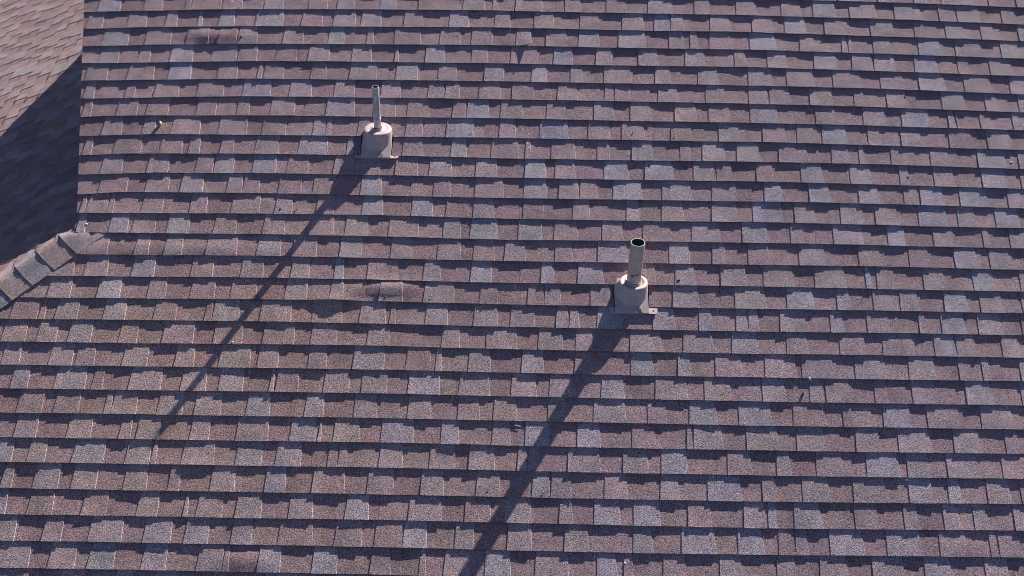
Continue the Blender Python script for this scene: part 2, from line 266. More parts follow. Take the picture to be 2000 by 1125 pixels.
def course(mb, fr, r, segs, uL, uR, vbf, field, R, flare=.008, ext=1.18, nsub=.035, amp=1.0, TH=TH, bev=.0013):
    """segs: sorted list of (u0,u1,shade) raised tabs and ('j',u)"""
    sd = R.uniform(0, 50)
    def lift(u): return amp*(.0026 + .0015*sn(u*7, 0, sd) + .0007*sn(u*23, 0, sd+3) + .0003*sn(u*83,0,sd+7))
    nS = [0, .07, .3, .55, .8, 1.0, ext]
    def P(u, s, extra, dv=0.0):
        v0 = vbf(r, u); v1 = vbf(r-1, u); v = v0 + (v1-v0)*s + dv
        n = TH + 2*TH*(1-s) + extra + field(u, v) + max(-.001, lift(u))*max(0, 1-s)**2
        return fr.P(u, v, n)
    def strip(ua, ub, ta, tb, extra, col, drop, vdn=0.0, walls=True, cl=0.0, cr=0.0):
        # ua..ub at the butt, +ta / +tb shift at the head; cl/cr = curl of the left/right lower corner
        dd = haze_slope_tint(fr, (ua+ub)/2, -r*E)
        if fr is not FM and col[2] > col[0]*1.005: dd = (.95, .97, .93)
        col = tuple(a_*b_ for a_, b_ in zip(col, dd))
        k = max(2, int((ub-ua)/nsub)+2)
        ws = [i/(k-1) for i in range(k)]
        def pt(wt, s, e=0.0):
            a = ua+ta*s; b = ub+tb*s
            crl = (cl*max(0, 1-wt*1.6)**2 + cr*max(0, (wt-.1)/.9)**1.5)*max(0, 1-s*1.1)**1.5
            return P(a+(b-a)*wt, s, extra*(.8+.2*min(1, max(0, s)/.35))+e+crl, vdn*(1-min(1,s)))
        G = [[pt(wt, s) for wt in ws] for s in nS]
        mb.grid(G, col)
        # butt face
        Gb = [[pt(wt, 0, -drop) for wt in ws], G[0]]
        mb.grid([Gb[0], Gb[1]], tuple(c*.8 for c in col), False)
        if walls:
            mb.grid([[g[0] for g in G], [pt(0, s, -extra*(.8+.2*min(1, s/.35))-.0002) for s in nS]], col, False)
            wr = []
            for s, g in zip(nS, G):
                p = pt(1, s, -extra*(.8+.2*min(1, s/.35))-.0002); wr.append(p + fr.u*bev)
            mb.grid([wr, [g[-1] for g in G]], tuple(min(.9,c*1.2) for c in col), False)  # right walls lightened: sunlit edge line painted into the tint
    tabs = [t for t in segs if t[0] != 'j']; js = [t[1] for t in segs if t[0] == 'j']
    # base layer, split under the middle of each raised tab
    cuts = [uL] + [(t[0]+t[1])/2 for t in tabs] + [uR]
    for a, b in zip(cuts[:-1], cuts[1:]):
        jj = [j for j in js if a+.004 < j < b-.004]
        pts = [a] + jj + [b]
        for i, (p, q) in enumerate(zip(pts[:-1], pts[1:])):
            g0 = .0016 if i > 0 else 0; g1 = .0016 if i < len(pts)-2 else 0
            if q-p > .006: strip(p+g0, q-g1, 0, 0, 0.0, tint(0, R), TH*.95, walls=bool(g0 or g1))
    for t in tabs:
        if t[1]-t[0] < .012: fl = .001
        else: fl = flare*R.uniform(.6, 1.4)
        fr_ = flare*R.uniform(.6, 1.4) if t[1]-t[0] > .012 else .001
        cl = R.choice([0, 0, 0, .0012, .0025])*amp; cr = R.choice([0, 0, 0, .001, .002])*amp
        if len(t) > 3: cl, cr = t[3]
        strip(t[0], t[1], fl, -fr_, TH, tint(t[2], R), TH*1.9, -R.uniform(.0004, .002), True, cl, cr)
def random_tabs(u0, u1, R):
    out = []; u = u0 + R.uniform(0, .2)
    while u < u1:
        w_ = R.choice([.09,.12,.14,.16,.19,.22]); g = R.uniform(.08, .2)
        out.append((u, u+w_, R.choice([1,1,2,2,2,3,3]))); u += w_+g
        if R.random() < .12: out.append(('j', u-g*.5))
    return out
def parse(r):
    out = []; org = 0
    for t in TABS[r].split():
        if t[0] == '@': org = float(t[1:]); continue
        def U(z):
            x = org + z/4
            us = [float(q.split(':')[0]) for q in ROWS[r].split()]; ys = [float(q.split(':')[1]) for q in ROWS[r].split()]
            return FM.px(x, float(np.interp(x, us, ys)), .008)[0]
        if t[0] == 'j': out.append(('j', U(float(t[1:])))); continue
        a, k = t.split(':'); neg = a[0] == '-'; a = a[1:] if neg else a
        l, q = a.split('-'); l = -float(l) if neg else float(l)
        out.append((U(l), U(float(q)), int(k)))
    return out

# ------------------------------------------------------------------ key roof points
P0 = MW(150, 456); RAKE = MW(165, 0) - P0; RAKE /= np.linalg.norm(RAKE)
APEX = P0 + RAKE*2.37
V_RIDGE = FM.of(APEX)[1]
azL = math.radians(97.0)
cL = np.array([math.cos(azL), math.sin(azL), 0]); dL = np.array([-math.sin(azL), math.cos(azL), 0])
HA, HB = MW(150, 447), MW(0, 553)
hd = HB-HA; hd /= np.linalg.norm(hd)
qL = math.atan(-hd[2]/(dL@hd))
dnL = np.array([dL[0]*math.cos(qL), dL[1]*math.cos(qL), -math.sin(qL)])
FL = Frame(HA, -cL, -dnL)      # u toward the viewer, v up the side slope
if FL.n[2] < 0: FL = Frame(HA, cL, -dnL)
print('side pitch', math.degrees(qL), 'N', FL.n)
GZ = 0.0
V_EAVE = -4.95
UR = 5.4

house = empty('house', (0, 0, 0))
tag(house, 'house roof of brown and blue grey architectural shingles with a gable edge and hip', 'house')

def cut(bm, co, no, clear_outer=True, clear_inner=False):
    bmesh.ops.bisect_plane(bm, geom=bm.verts[:]+bm.edges[:]+bm.faces[:], dist=1e-6, plane_co=Vector(co), plane_no=Vector(no), clear_outer=clear_outer, clear_inner=clear_inner)

# ------------------------------------------------------------------ front slope
def rake_u(v):      # u of the rake at slope position v
    a = FM.of(P0); b = FM.of(APEX); return a[0] + (b[0]-a[0])*(v-a[1])/(b[1]-a[1])
def hip_u(v):
    a = FM.of(HA); b = FM.of(HB); return a[0] + (b[0]-a[0])*(v-a[1])/(b[1]-a[1])
up_, lo_ = MB(), MB()
for r in range(-4, 35):
    R = random.Random(100+r)
    vr = -r*E
    if r <= 12: uL = rake_u(vr)-.12; mb = up_
    else: uL = hip_u(vr)-.1; mb = lo_
    if r in TABS:
        segs = parse(r)
        t_ = [s for s in segs if s[0] != 'j']
        first, last = t_[0][0], t_[-1][1]
        if r > 12:
            fill = [s for s in random_tabs(uL-.2, first-.08, R) if s[0] == 'j' or (s[1] < first-.06)]
            segs = fill + segs
        segs = segs + random_tabs(last+.05, UR-.2, R)
    else: segs = random_tabs(uL, UR-.2, R)
    segs = [s for s in segs if (s[0] == 'j' or (s[1] > uL))]
    segs.sort(key=lambda s: s[1] if s[0] == 'j' else s[0])
    if r == 2:   # the tab whose lower right corner has curled up
        k = min((s for s in segs if s[0] != 'j'), key=lambda s: abs(s[0]-FM.px(1007, 88)[0]))
        segs[segs.index(k)] = (k[0], k[1], k[2], (0, .027))
    course(mb, FM, r, segs, uL, UR, vb, fieldM, R)
def to_bm(mb):
    me = mb.mesh('tmp'); bm = bmesh.new(); bm.from_mesh(me); bpy.data.meshes.remove(me); return bm
bmu = to_bm(up_); bml = to_bm(lo_)
nr = np.cross(RAKE, FM.n); nr /= np.linalg.norm(nr)
if nr[0] > 0: nr = -nr
cut(bmu, P0, nr)                                     # rake
nh = np.cross(hd, np.array([0,0,1.])); nh /= np.linalg.norm(nh)
if nh@(MW(0,300)-HA) < 0: nh = -nh
cut(bml, HA+np.array([0,0,0]), nh)                   # hip
tmp = bpy.data.meshes.new('t'); bml.to_mesh(tmp); bmu.from_mesh(tmp); bml.free()
# openings round the two vent boots
def apron(px, n=.006): return [FM.px(x, y, n) for x, y in px]
AP2 = [(1180+x/8.19, 530+y/8.19) for x, y in [(180,600),(160,300),(200,190),(270,110),(360,55),(480,30),(590,60),(650,130),(688,240),(700,450),(712,600)]]
AP1 = [(680+x/8.19, 230+y/8.19) for x, y in [(215,620),(215,480),(240,290),(300,180),(360,115),(440,85),(540,82),(620,115),(675,190),(698,300),(690,450),(682,620)]]
def grow(pts, a, c=None):
    c = c or (sum(p[0] for p in pts)/len(pts), sum(p[1] for p in pts)/len(pts)); out = []
    for p in pts:
        d = math.hypot(p[0]-c[0], p[1]-c[1]); out.append((p[0]+(p[0]-c[0])/d*a, p[1]+(p[1]-c[1])/d*a))
    return out
def hole(bm, poly):
    n = len(poly); area = sum(poly[i][0]*poly[(i+1)%n][1]-poly[(i+1)%n][0]*poly[i][1] for i in range(n))
    if area < 0: poly = poly[::-1]
    c = (sum(p[0] for p in poly)/n, sum(p[1] for p in poly)/n)
    near = lambda f: (lambda q: abs(q[0]-c[0]) < .35 and abs(q[1]-c[1]) < .35)(FM.of(f.calc_center_median()))
    for i in range(n):
        a, b = poly[i], poly[(i+1)%n]
        fs = [f for f in bm.faces if near(f)]; es = set(e for f in fs for e in f.edges); vs = set(v for f in fs for v in f.verts)
        no = FM.u*(b[1]-a[1]) - FM.v*(b[0]-a[0])
        bmesh.ops.bisect_plane(bm, geom=list(vs)+list(es)+fs, dist=1e-6, plane_co=Vector(FM.P(a[0], a[1])), plane_no=Vector(no))
    kill = []
    for f in bm.faces:
        if not near(f): continue
        q = FM.of(f.calc_center_median())
        if all((poly[(i+1)%n][0]-poly[i][0])*(q[1]-poly[i][1])-(poly[(i+1)%n][1]-poly[i][1])*(q[0]-poly[i][0]) > 0 for i in range(n)): kill.append(f)
    bmesh.ops.delete(bm, geom=kill, context='FACES')
bmu.faces.ensure_lookup_table()
h1, h2 = apron(AP1), apron(AP2)
hole(bmu, grow(h1, .010)); hole(bmu, grow(h2, .010))
me = bpy.data.meshes.new('roof_slope'); bmu.to_mesh(me); bmu.free()
front = obj('roof_slope', me, house, [M_SH]); tag(front, 'front slope of brown and grey tabs holding the vent pipes')

# decks, solid slabs under the shingles
def slab(poly, fr, n0, n1, name, m, parent):
    a = [fr.P(u, v, n0) for u, v in poly]; b = [fr.P(u, v, n1) for u, v in poly]; k = len(poly)
    mb = MB(); mb.add(a+b, [tuple(range(k)), tuple(range(2*k-1, k-1, -1))]+[(i, i+k, (i+1)%k+k, (i+1)%k) for i in range(k)])
    me = mb.mesh(name); return obj(name, me, parent, [m])
hipend = HA + hd*1.9
hb_u = hip_u(V_EAVE)
p0 = FM.of(P0); ap = FM.of(APEX)
slab([(p0[0]+.02, p0[1]), (ap[0]+.02, ap[1]), (UR, ap[1]), (UR, V_EAVE), (hb_u, V_EAVE), (FM.of(HA)[0], FM.of(HA)[1]-.0)], FM, -.0035, -.03, 'roof_deck', M_FELT, front)

# ------------------------------------------------------------------ side (hip) slope
EL = 0.128
def vbL(r, u): return -r*EL + .0012*sn(u*3, r, 4)
def fieldL(u, v): return .0004*sn(u*13, v*11, 1) + .002*sn(u*1.7, v*1.3, 3)
rEave = int(round(-(FL.px(3, 3)[1])/EL))
print('eave row', rEave)
sideMB = MB()
FLu0, FLu1 = sorted([FL.of(HA+np.array([-2.3,-2.8,0]))[0], FL.of(HA+np.array([0,8.0,0]))[0]])
for r in range(-5, rEave+1):
    R = random.Random(900+r)
    course(sideMB, FL, r, [((s[0], s[1], {3:R.choice([2,3]), 1:R.choice([0,1])}.get(s[2], s[2])) if s[0] != 'j' else s) for s in random_tabs(FLu0, FLu1, R)], FLu0-.3, FLu1, vbL, fieldL, R, amp=.8, nsub=.09, TH=.0042, bev=.0)
bms = to_bm(sideMB)
cut(bms, HA, -nh)                                   # hip line
inb = np.array([nr[0], nr[1], 0]); inb /= np.linalg.norm(inb)
WALLP = P0 - inb*.28                                # gable wall plane, inboard of the rake
cut(bms, WALLP, -inb)
g_ = np.array([RAKE[0], RAKE[1], 0]); g_ /= np.linalg.norm(g_); ta_ = math.radians(9)
g_ = g_*math.cos(ta_) - inb*math.sin(ta_); pn = np.array([g_[1], -g_[0], 0])
if pn@inb > 0: pn = -pn
cut(bms, P0 + inb*.012, pn)
# back hip : mirror of the front one about the ridge
YR = APEX[1]
hdb = np.array([hd[0], -hd[1], hd[2]]); HBK = np.array([HA[0]+2*(YR-HA[1])*(RAKE[0]/RAKE[1])*1.0, 2*YR-HA[1], HA[2]])
HBK = HBK - FL.n*((HBK-FL.o)@FL.n)/1.0
nb = np.cross(hdb, np.array([0,0,1.])); nb /= np.linalg.norm(nb)
if nb@(HA-HBK) > 0: nb = -nb
cut(bms, HBK, nb)
me = bpy.data.meshes.new('roof_slope'); bms.to_mesh(me); bms.free()
side = obj('roof_slope', me, house, [M_SH]); tag(side, 'side slope left of the gable edge, half in its shadow')
# side deck
def interLine(fr, a, d, vtarget):   # point on line a+td with slope coordinate v
    v0 = fr.of(a)[1]; v1 = fr.of(a+d)[1]; t = (vtarget-v0)/(v1-v0); return a+d*t
vE = vbL(rEave, 0)+.01
c1 = interLine(FL, HA, hd, vE); c2 = interLine(FL, HBK, hdb, vE)
g1 = HA.copy(); g2 = HBK.copy()
w1 = HA + (np.dot(WALLP-HA, inb)/np.dot(hd, inb))*hd*1.0
poly = [FL.of(x)[:2] for x in (w1, c1, c2, HBK - hdb*.45, WALLP + RAKE*1.0*2.0 - inb*.05)]
poly = [FL.of(x)[:2] for x in (w1, c1, c2, HBK)]
slab(poly, FL, -.0035, -.03, 'roof_deck', M_FELT, side)

# back slope beyond the ridge
FB = Frame(APEX, np.array([-1,0,0.]), np.array([0,-cp,sp]))
backMB = MB()
for r in range(1, 12):
    R = random.Random(1500+r)
    course(backMB, FB, r, random_tabs(-(UR-APEX[0]), 2.0, R), -(UR-APEX[0]), 2.4, lambda r_, u: -r_*E, lambda u, v: 0.0, R, nsub=.3)
bmb = to_bm(backMB)
RB = np.array([RAKE[0], RAKE[1], -RAKE[2]]); nrb = np.cross(RB, FB.n); nrb /= np.linalg.norm(nrb)
if nrb[0] > 0: nrb = -nrb
cut(bmb, APEX, nrb)
me = bpy.data.meshes.new('roof_slope'); bmb.to_mesh(me); bmb.free()
back = obj('roof_slope', me, house, [M_SH]); tag(back, 'back slope beyond the ridge')
q = [FB.of(x)[:2] for x in (APEX, APEX+RB*5.2, np.array([UR, (APEX+RB*5.2)[1], 0]), np.array([UR, APEX[1], 0]))]
q = [(q[0][0], 0), (q[1][0], q[1][1]), (-(UR-APEX[0]), q[1][1]), (-(UR-APEX[0]), 0)]
slab(q, FB, -.001, -.03, 'roof_deck', M_SH, back)
me_ = back.children[0].data
for d_ in me_.color_attributes['tint'].data: d_.color = (.26,.19,.18,1)

# ridge caps, one folded strip along the ridge
rc = MB(); u = APEX[0]
while u < UR:
    col = tint(rng.choice([1,2,3]), rng)
    sec = [(-.15,-.15*sp/cp),(-.06,-.06*sp/cp+.004),(0,.012),(.06,-.06*sp/cp+.004),(.15,-.15*sp/cp)]
    G = [[np.array([u+du, APEX[1]+a, APEX[2]+b+.012+lift]) for a, b in sec] for du, lift in ((0,.006),(.2,0))]
    rc.grid(G, col); rc.grid([[p-np.array([0,0,.006]) for p in G[0]], G[0]], col); u += .15
obj('ridge_cap', rc.mesh('ridge_cap'), house, [M_SH])

# gable wall, walls, trim
gw = MB()
gd = np.array([RAKE[0], RAKE[1], 0]); gl = np.linalg.norm(gd); gdn = gd/gl
def gp(t, z): p = WALLP + gdn*t; return np.array([p[0], p[1], z])
def ztop(t): return P0[2] + t*(RAKE[2]/gl) if t < 2.37*gl else APEX[2] - (t-2.37*gl)*(RAKE[2]/gl)
T2 = 2*2.37*gl
a = [gp(.3, ztop(.3)-.03), gp(2.37*gl, APEX[2]-.05), gp(T2-.1, ztop(T2-.1)-.05), gp(T2-.1, ztop(T2)-.5), gp(.3, P0[2]-.5)]
b = [p - inb*.08 for p in a]; k = 5
gw.add(a+b, [tuple(range(k)), tuple(range(2*k-1, k-1, -1))]+[(i, i+k, (i+1)%k+k, (i+1)%k) for i in range(k)])
obj('gable_wall', gw.mesh('gable_wall'), house, [M_GABLE])
# rake board below the overhanging gable edge
for dr, L_ in ((RAKE, 2.37), (RB, 2.37)):
    o_ = P0 if dr is RAKE else APEX; s_ = MB(); nn = -inb
    pts = []
    for t in (.12 if dr is RAKE else 0, L_):
        for dz in (-.006, -.12):
            for off in (.006, .026): pts.append(o_+dr*t+nn*off+np.array([0,0,dz]))
    s_.add(pts, [(0,1,3,2),(4,6,7,5),(0,4,5,1),(2,3,7,6),(0,2,6,4),(1,5,7,3)])
    obj('rake_board', s_.mesh('rake_board'), house, [M_TRIM])
# body walls
def body(poly, z0, z1, name):
    mb = MB(); k = len(poly); a = [np.array([x, y, z0]) for x, y in poly]; b = [np.array([x, y, z1]) for x, y in poly]
    mb.add(a+b, [tuple(range(k)), tuple(range(2*k-1, k-1, -1))]+[(i, i+k, (i+1)%k+k, (i+1)%k) for i in range(k)])
    return obj(name, mb.mesh(name), house, [M_WALL])
ze = FM.P(0, V_EAVE)[2]
body([(-2.6,-3.9),(UR-.3,-3.9),(UR-.3,4.6),(-2.6,4.6)], GZ, ze-.12, 'wall')
zl = c1[2]
body([(-2.7,-1.2),(-2.7,4.0),(-4.0,4.0),(-4.0,-1.2)], GZ, min(zl, 99)-.12, 'wall')

# ------------------------------------------------------------------ hip caps
capbutts = [(124,459),(80,489),(38,521),(-2,556),(-42,590),(-84,625)]
def hippt(x):   # point on hip line seen at photo column x
    best = None
    lo, hi = -1.0, 3.0
    for _ in range(50):
        mid = (lo+hi)/2; X = HA+hd*mid; q_ = CAMR.T@(X-CAMP); xx = 1000+F*q_[0]/-q_[2]
        if xx > x: lo = mid
        else: hi = mid
    return mid
ts = [hippt(x) for x, y in capbutts]
print('cap butts at', [round(t, 3) for t in ts])
dM = np.cross(hd, FM.n); dM /= np.linalg.norm(dM)
if dM@np.array([1,-1,0]) < 0: dM = -dM
dS = np.cross(hd, FL.n); dS /= np.linalg.norm(dS)
if dS@np.array([-1,.3,0]) < 0: dS = -dS
capcol = [(.32,.27,.265),(.35,.275,.26),(.30,.275,.285),(.34,.27,.255),(.27,.245,.26),(.32,.26,.25)]
for i, t in enumerate(ts):
    t0 = (ts[i-1] if i else -.10)-.04
    if i == 0: t0 = -.16
    mb = MB(); W_ = .157; NW = 17; NT = 6; G = []
    for a in range(NT):
        s = a/(NT-1); tt = t0+(t-t0)*s; row = []
        hgt = .0125 + .0022*s; hm = .0015+.0035*s
        if i == 0: hgt = .008 + .008*s
        for j in range(NW):
            wv = (j/(NW-1)*2-1)*W_
            if i == 0: ta = .035-.225*min(1, max(0, wv/.1)); tt = ta+(t-ta)*s
            d_, n_ = (dM, FM.n) if wv > 0 else (dS, FL.n)
            nn = n_ if abs(wv) > .03 else (FM.n*(wv+.03)+FL.n*(.03-wv))/.06
            bow = hm*math.exp(-(wv/.055)**2) + .0015*sn(tt*40, wv*40, i) + .002*s
            pq = HA+hd*(tt+.01*s*math.cos(wv*12)) + d_*abs(wv) + nn*(hgt*(1-(.45 if wv < 0 else .05)*abs(wv)/W_)+bow)
            if i == 0:
                a_, b_, c_ = FM.of(pq)
                if b_ > vb(12, a_)+.003 and a_ > rake_u(b_)-.004: pq = FM.P(a_, b_, min(c_, .0025))
            row.append(pq)
        G.append(row)
    mb.grid(G, capcol[i], True)
    Gd = [[p - (FM.n if j > NW//2 else FL.n)*.0045 for j, p in enumerate(r_)] for r_ in G]
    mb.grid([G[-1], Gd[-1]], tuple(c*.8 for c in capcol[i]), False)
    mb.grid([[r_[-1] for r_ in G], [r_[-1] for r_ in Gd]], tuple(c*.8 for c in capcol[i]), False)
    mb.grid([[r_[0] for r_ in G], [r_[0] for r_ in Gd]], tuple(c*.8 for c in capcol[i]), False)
    o = obj('hip_cap', mb.mesh('hip_cap'), house, [M_SH])

# ------------------------------------------------------------------ vents
UPW = np.array([0,0,1.])
def vent(basepx, toppx, rpx, apx, flange, label, pipemat, inmat, ringr, collar, name_txt, pipe1):
    base = MW(*basepx)
    # height so that the axis top shows at toppx row, lean from the photo column
    lo, hi = .1, 1.0
    for _ in range(40):
        mid = (lo+hi)/2; X = base+UPW*mid; q_ = CAMR.T@(X-CAMP); yy = 562.5-F*q_[1]/-q_[2]
        if yy > toppx[1]: lo = mid
        else: hi = mid
    H = mid
    X = base+UPW*H; dep = -(CAMR.T@(X-CAMP))[2]
    r_ = ray(*toppx); top = CAMP + r_*(dep/ -(CAMR.T@r_)[2])
    ax = top-base; H = np.linalg.norm(ax); ax /= H
    rad = rpx*dep/F
    print(label[:20], 'pipe height', H, 'radius', rad)
    root = empty('roof_vent', tuple(base)); tag(root, label, 'vent pipe', 'plumbing vents on the roof')
    e1 = np.cross(ax, [0,1,0]); e1 /= np.linalg.norm(e1); e2 = np.cross(ax, e1)
    def ring(c, r, n=40, a1=e1, a2=e2): return [c+a1*r*math.cos(2*math.pi*i/n)+a2*r*math.sin(2*math.pi*i/n) for i in range(n)]
    def loft(mb, rings, mi=0, smooth=True):
        n = len(rings[0]); pts = [p for r in rings for p in r]
        mb.add(pts, [(i*n+j, i*n+(j+1)%n, (i+1)*n+(j+1)%n, (i+1)*n+j) for i in range(len(rings)-1) for j in range(n)], (1,1,1), smooth, mi)
    def fin(mb, name, mats, parent=root):
        me = mb.mesh(name, tuple(base)); bm = bmesh.new(); bm.from_mesh(me); bmesh.ops.remove_doubles(bm, verts=bm.verts, dist=1e-6)
        bmesh.ops.recalc_face_normals(bm, faces=bm.faces); bm.to_mesh(me); bm.free()
        return obj(name, me, parent, mats)
    mb = MB(); wl = .0035 if not pipe1 else .003
    prof = [(0.0, rad*1.0)] + [(H*k/12, rad*(1+.012*math.sin(k*2.1))) for k in range(1, 12)] + [(H-.001, rad), (H, rad-.0008)]
    if pipe1: prof = [(0, rad*1.12), (H*.34, rad*1.10), (H*.345, rad*1.17), (H*.36, rad*1.17), (H*.365, rad*1.04), (H*.6, rad*1.02), (H-.001, rad), (H, rad-.0008)]
    loft(mb, [ring(base+ax*h, r) for h, r in prof])
    loft(mb, [ring(base+ax*H, rad-.0008), ring(base+ax*H, rad-wl)], 0, False)
    loft(mb, [ring(base+ax*H, rad-wl), ring(base+ax*(H-.22), rad-wl)], 1)
    mb.add(ring(base+ax*(H-.22), rad-wl), [tuple(range(40))], (1,1,1), False, 1)
    me = mb.mesh('pipe', tuple(base)); pipe = obj('pipe', me, root, [pipemat, inmat])
    # scuffs on the pipe
    def patch(h, ang0, dang, dh, m_):
        p = MB(); G = []
        for k in range(5):
            hh = h + dh*(k/4-.5); G.append([base+ax*hh + (e1*math.cos(aa)+e2*math.sin(aa))*(rad*1.03+.0006) for aa in [ang0+dang*(j/6-.5)*(1-.5*abs(k/4-.5)) for j in range(7)]])
        p.grid(G, (1,1,1)); o = obj('scuff', p.mesh('scuff', tuple(base)), pipe, [m_]); return o
    viewdir = CAMP-top; av = math.atan2(viewdir@e2, viewdir@e1)
    if not pipe1:
        patch(H*.38, av+.35, .85, .006, M_MARK); patch(H*.35, av-.25 if (e1@np.array([1,0,0])) < 0 else av+.75, .35, .012, M_MARK)
        patch(H*.60, av+.55, .08, .05, M_NAILW)
    else:
        patch(H*.80, av-.2, .25, .05, M_NAILW)
    # boot: base circle in the roof plane, level shoulder above
    bc = base + FM.v*.004
    rb = ringr*1.20; hgt = .046
    sc_ = base+ax*hgt
    l1 = np.array([1,0,0.]); l2 = np.array([0,1,0.])
    def circ(c, r, a1, a2, n=48): return [c+a1*r*math.cos(2*math.pi*i/n)+a2*r*math.sin(2*math.pi*i/n) for i in range(n)]
    def egg(c, wu, vup, vdn, n=48):
        out_ = []
        for i in range(n):
            a_ = 2*math.pi*i/n; ca_, sa_ = math.cos(a_), math.sin(a_)
            out_.append(c + FM.u*wu*(abs(ca_)**.9)*(1 if ca_ > 0 else -1) + FM.v*(vup if sa_ > 0 else vdn)*sa_)
        return out_
    hw = (max(p[0] for p in apron(apx))-min(p[0] for p in apron(apx)))/2; vtp = max(p[1] for p in apron(apx))
    cu_ = (max(p[0] for p in apron(apx))+min(p[0] for p in apron(apx)))/2; bv_ = FM.of(base)[1]
    cc = FM.P(cu_, bv_, 0)
    b0 = egg(cc+FM.n*.0105, hw*1.0, vtp-bv_, .150); b1 = egg(cc+FM.n*.0125, hw*.985, (vtp-bv_)*.985, .138)
    s0 = circ(sc_-UPW*.010, ringr*1.02, l1, l2); s1 = circ(sc_, ringr*.99, l1, l2); s2 = circ(sc_+UPW*.005, ringr*.93, l1, l2)
    mid_ = []
    for k in (.08, .18, .32, .5, .7, .87):
        mid_.append([p + (q_-p)*(k**.72) + (UPW*((q_-p)@UPW)*(k-k**.72)) for p, q_ in zip(b1, s0)])
    rr = collar
    s3 = circ(sc_+UPW*(.004 if pipe1 else .0), (ringr*.60 if not pipe1 else ringr*.70), l1, l2)
    s4 = circ(sc_+UPW*(.002 if pipe1 else -.006), rr*1.12, l1, l2)
    s5 = circ(sc_+UPW*(.012 if pipe1 else .010), rr*1.05, l1, l2); s6 = circ(sc_+UPW*(.014 if pipe1 else .013), rr, l1, l2); s7 = circ(sc_+UPW*(.0), rad*1.0, l1, l2)
    mb = MB(); loft(mb, [b0, b1]+mid_+[s0, s1, s2, s3, s4, s5, s6, s7])
    boot = fin(mb, 'boot', [M_BOOT])
    # apron + flange
    hp = apron(apx, .006)
    mb = MB(); n = len(hp); vb0 = min(p[1] for p in hp)
    fl = apron(flange, .010)
    lowv = fl[0][1]
    hp2 = [(p[0], p[1]) for p in hp]
    hp2[0] = (hp2[0][0], lowv+.004); hp2[-1] = (hp2[-1][0], lowv+.004)
    vmx = max(p[1] for p in hp2); tp = [FM.P(u, v, .0195-.0125*(v-lowv)/(vmx-lowv)) for u, v in hp2]; bt = [FM.P(u, v, -.001) for u, v in grow(hp2, .003)]
    mb.add(tp, [tuple(range(n))]); mb.add(tp+bt, [(i, i+n, (i+1)%n+n, (i+1)%n) for i in range(n)])
    ap_ = fin(mb, 'apron', [M_BOOT])
    mb = MB()
    # lower flange strip with rounded corners
    uu = [p[0] for p in fl]; ul, ur_ = uu[0], uu[1]; vtop = fl[2][1]
    R_ = .014; out = [(ul, vtop), (ul, lowv+R_)] + [(ul+R_-R_*math.cos(a_), lowv+R_-R_*math.sin(a_)) for a_ in (math.pi/8, math.pi/4, 3*math.pi/8)] + [(ul+R_, lowv), (ur_-R_, lowv)] + [(ur_-R_+R_*math.sin(a_), lowv+R_-R_*math.cos(a_)) for a_ in (math.pi/8, math.pi/4, 3*math.pi/8)] + [(ur_, lowv+R_), (ur_, vtop)]
    k = len(out); zt = lambda v: .0095 + .0085*(vtop-v)/(vtop-lowv)
    tp = [FM.P(u, v, zt(v)) for u, v in out]; bt = [FM.P(u, v, zt(v)-.003) for u, v in out]
    mb.add(tp+bt, [tuple(range(k)), tuple(range(2*k-1, k-1, -1))]+[(i, i+k, (i+1)%k+k, (i+1)%k) for i in range(k)])
    # raised lip on the lower edge
    fin(mb, 'flange', [M_BOOT])
    for sx in (ul+.022, ur_-.022):
        hm = MB(); c_ = FM.P(sx, (vtop+lowv)/2, .0155)
        loft(hm, [circ(c_-FM.n*.0025, .0045, FM.u, FM.v, 12), circ(c_, .0045, FM.u, FM.v, 12)]); hm.add(circ(c_, .0045, FM.u, FM.v, 12), [tuple(range(12))])
        fin(hm, 'nail_head', [M_SEAL])
    # sealant ring at the pipe foot
    sm = MB(); loft(sm, [circ(sc_+UPW*.004, rad*1.22, l1, l2), circ(sc_+UPW*.014, rad*1.16, l1, l2), circ(sc_+UPW*.018, rad*1.02, l1, l2)])
    if pipe1: fin(sm, 'seal', [M_SEAL])
    # embossed size mark on the apron
    for (txt, ou, ov, sz) in name_txt:
        cu = bpy.data.curves.new('mark', 'FONT'); cu.body = txt; cu.size = sz; cu.extrude = .0006; cu.align_x = 'CENTER'
        to = bpy.data.objects.new('tmp', cu); COL.objects.link(to)
        dg = bpy.context.evaluated_depsgraph_get(); tm = bpy.data.meshes.new_from_object(to.evaluated_get(dg)); bpy.data.objects.remove(to)
        X_ = FM.P(ou, lowv+ov, .0200-.0125*ov/.3)
        mm = Matrix([[FM.u[i], FM.v[i], FM.n[i], X_[i]-base[i]] for i in range(3)]+[[0,0,0,1]])
        tm.transform(mm); o = obj('embossed_mark', tm, ap_, [M_MARK])
    return root
FM_lift = .0
def L2(px, dy): return px
vent((738.5, 264.5), (733.2, 169.3), 6.55, AP1, [(692.5, 309), (778, 309), (735, 303)],
     'slim grey metal vent pipe in a tan plastic boot, upper left of the two', M_PIPE_G, M_IN_G, .088, .030, [("1½", FM.px(744, 303)[0], .014, .026), ("__", FM.px(744,303)[0], .006, .018)], True)
vent((1236.1, 562.5), (1246.1, 473.3), 14.1, AP2, [(1191.5, 612.5), (1284, 612.5), (1238, 601)],
     'thick tan painted vent pipe with green inside and a dark scuff above its boot', M_PIPE_T, M_IN_T, .084, .046, [("3", FM.px(1248, 605)[0], .032, .016), ("GS", FM.px(1248,605)[0], .018, .02), ("12345", FM.px(1248,605)[0], .006, .014)], False)

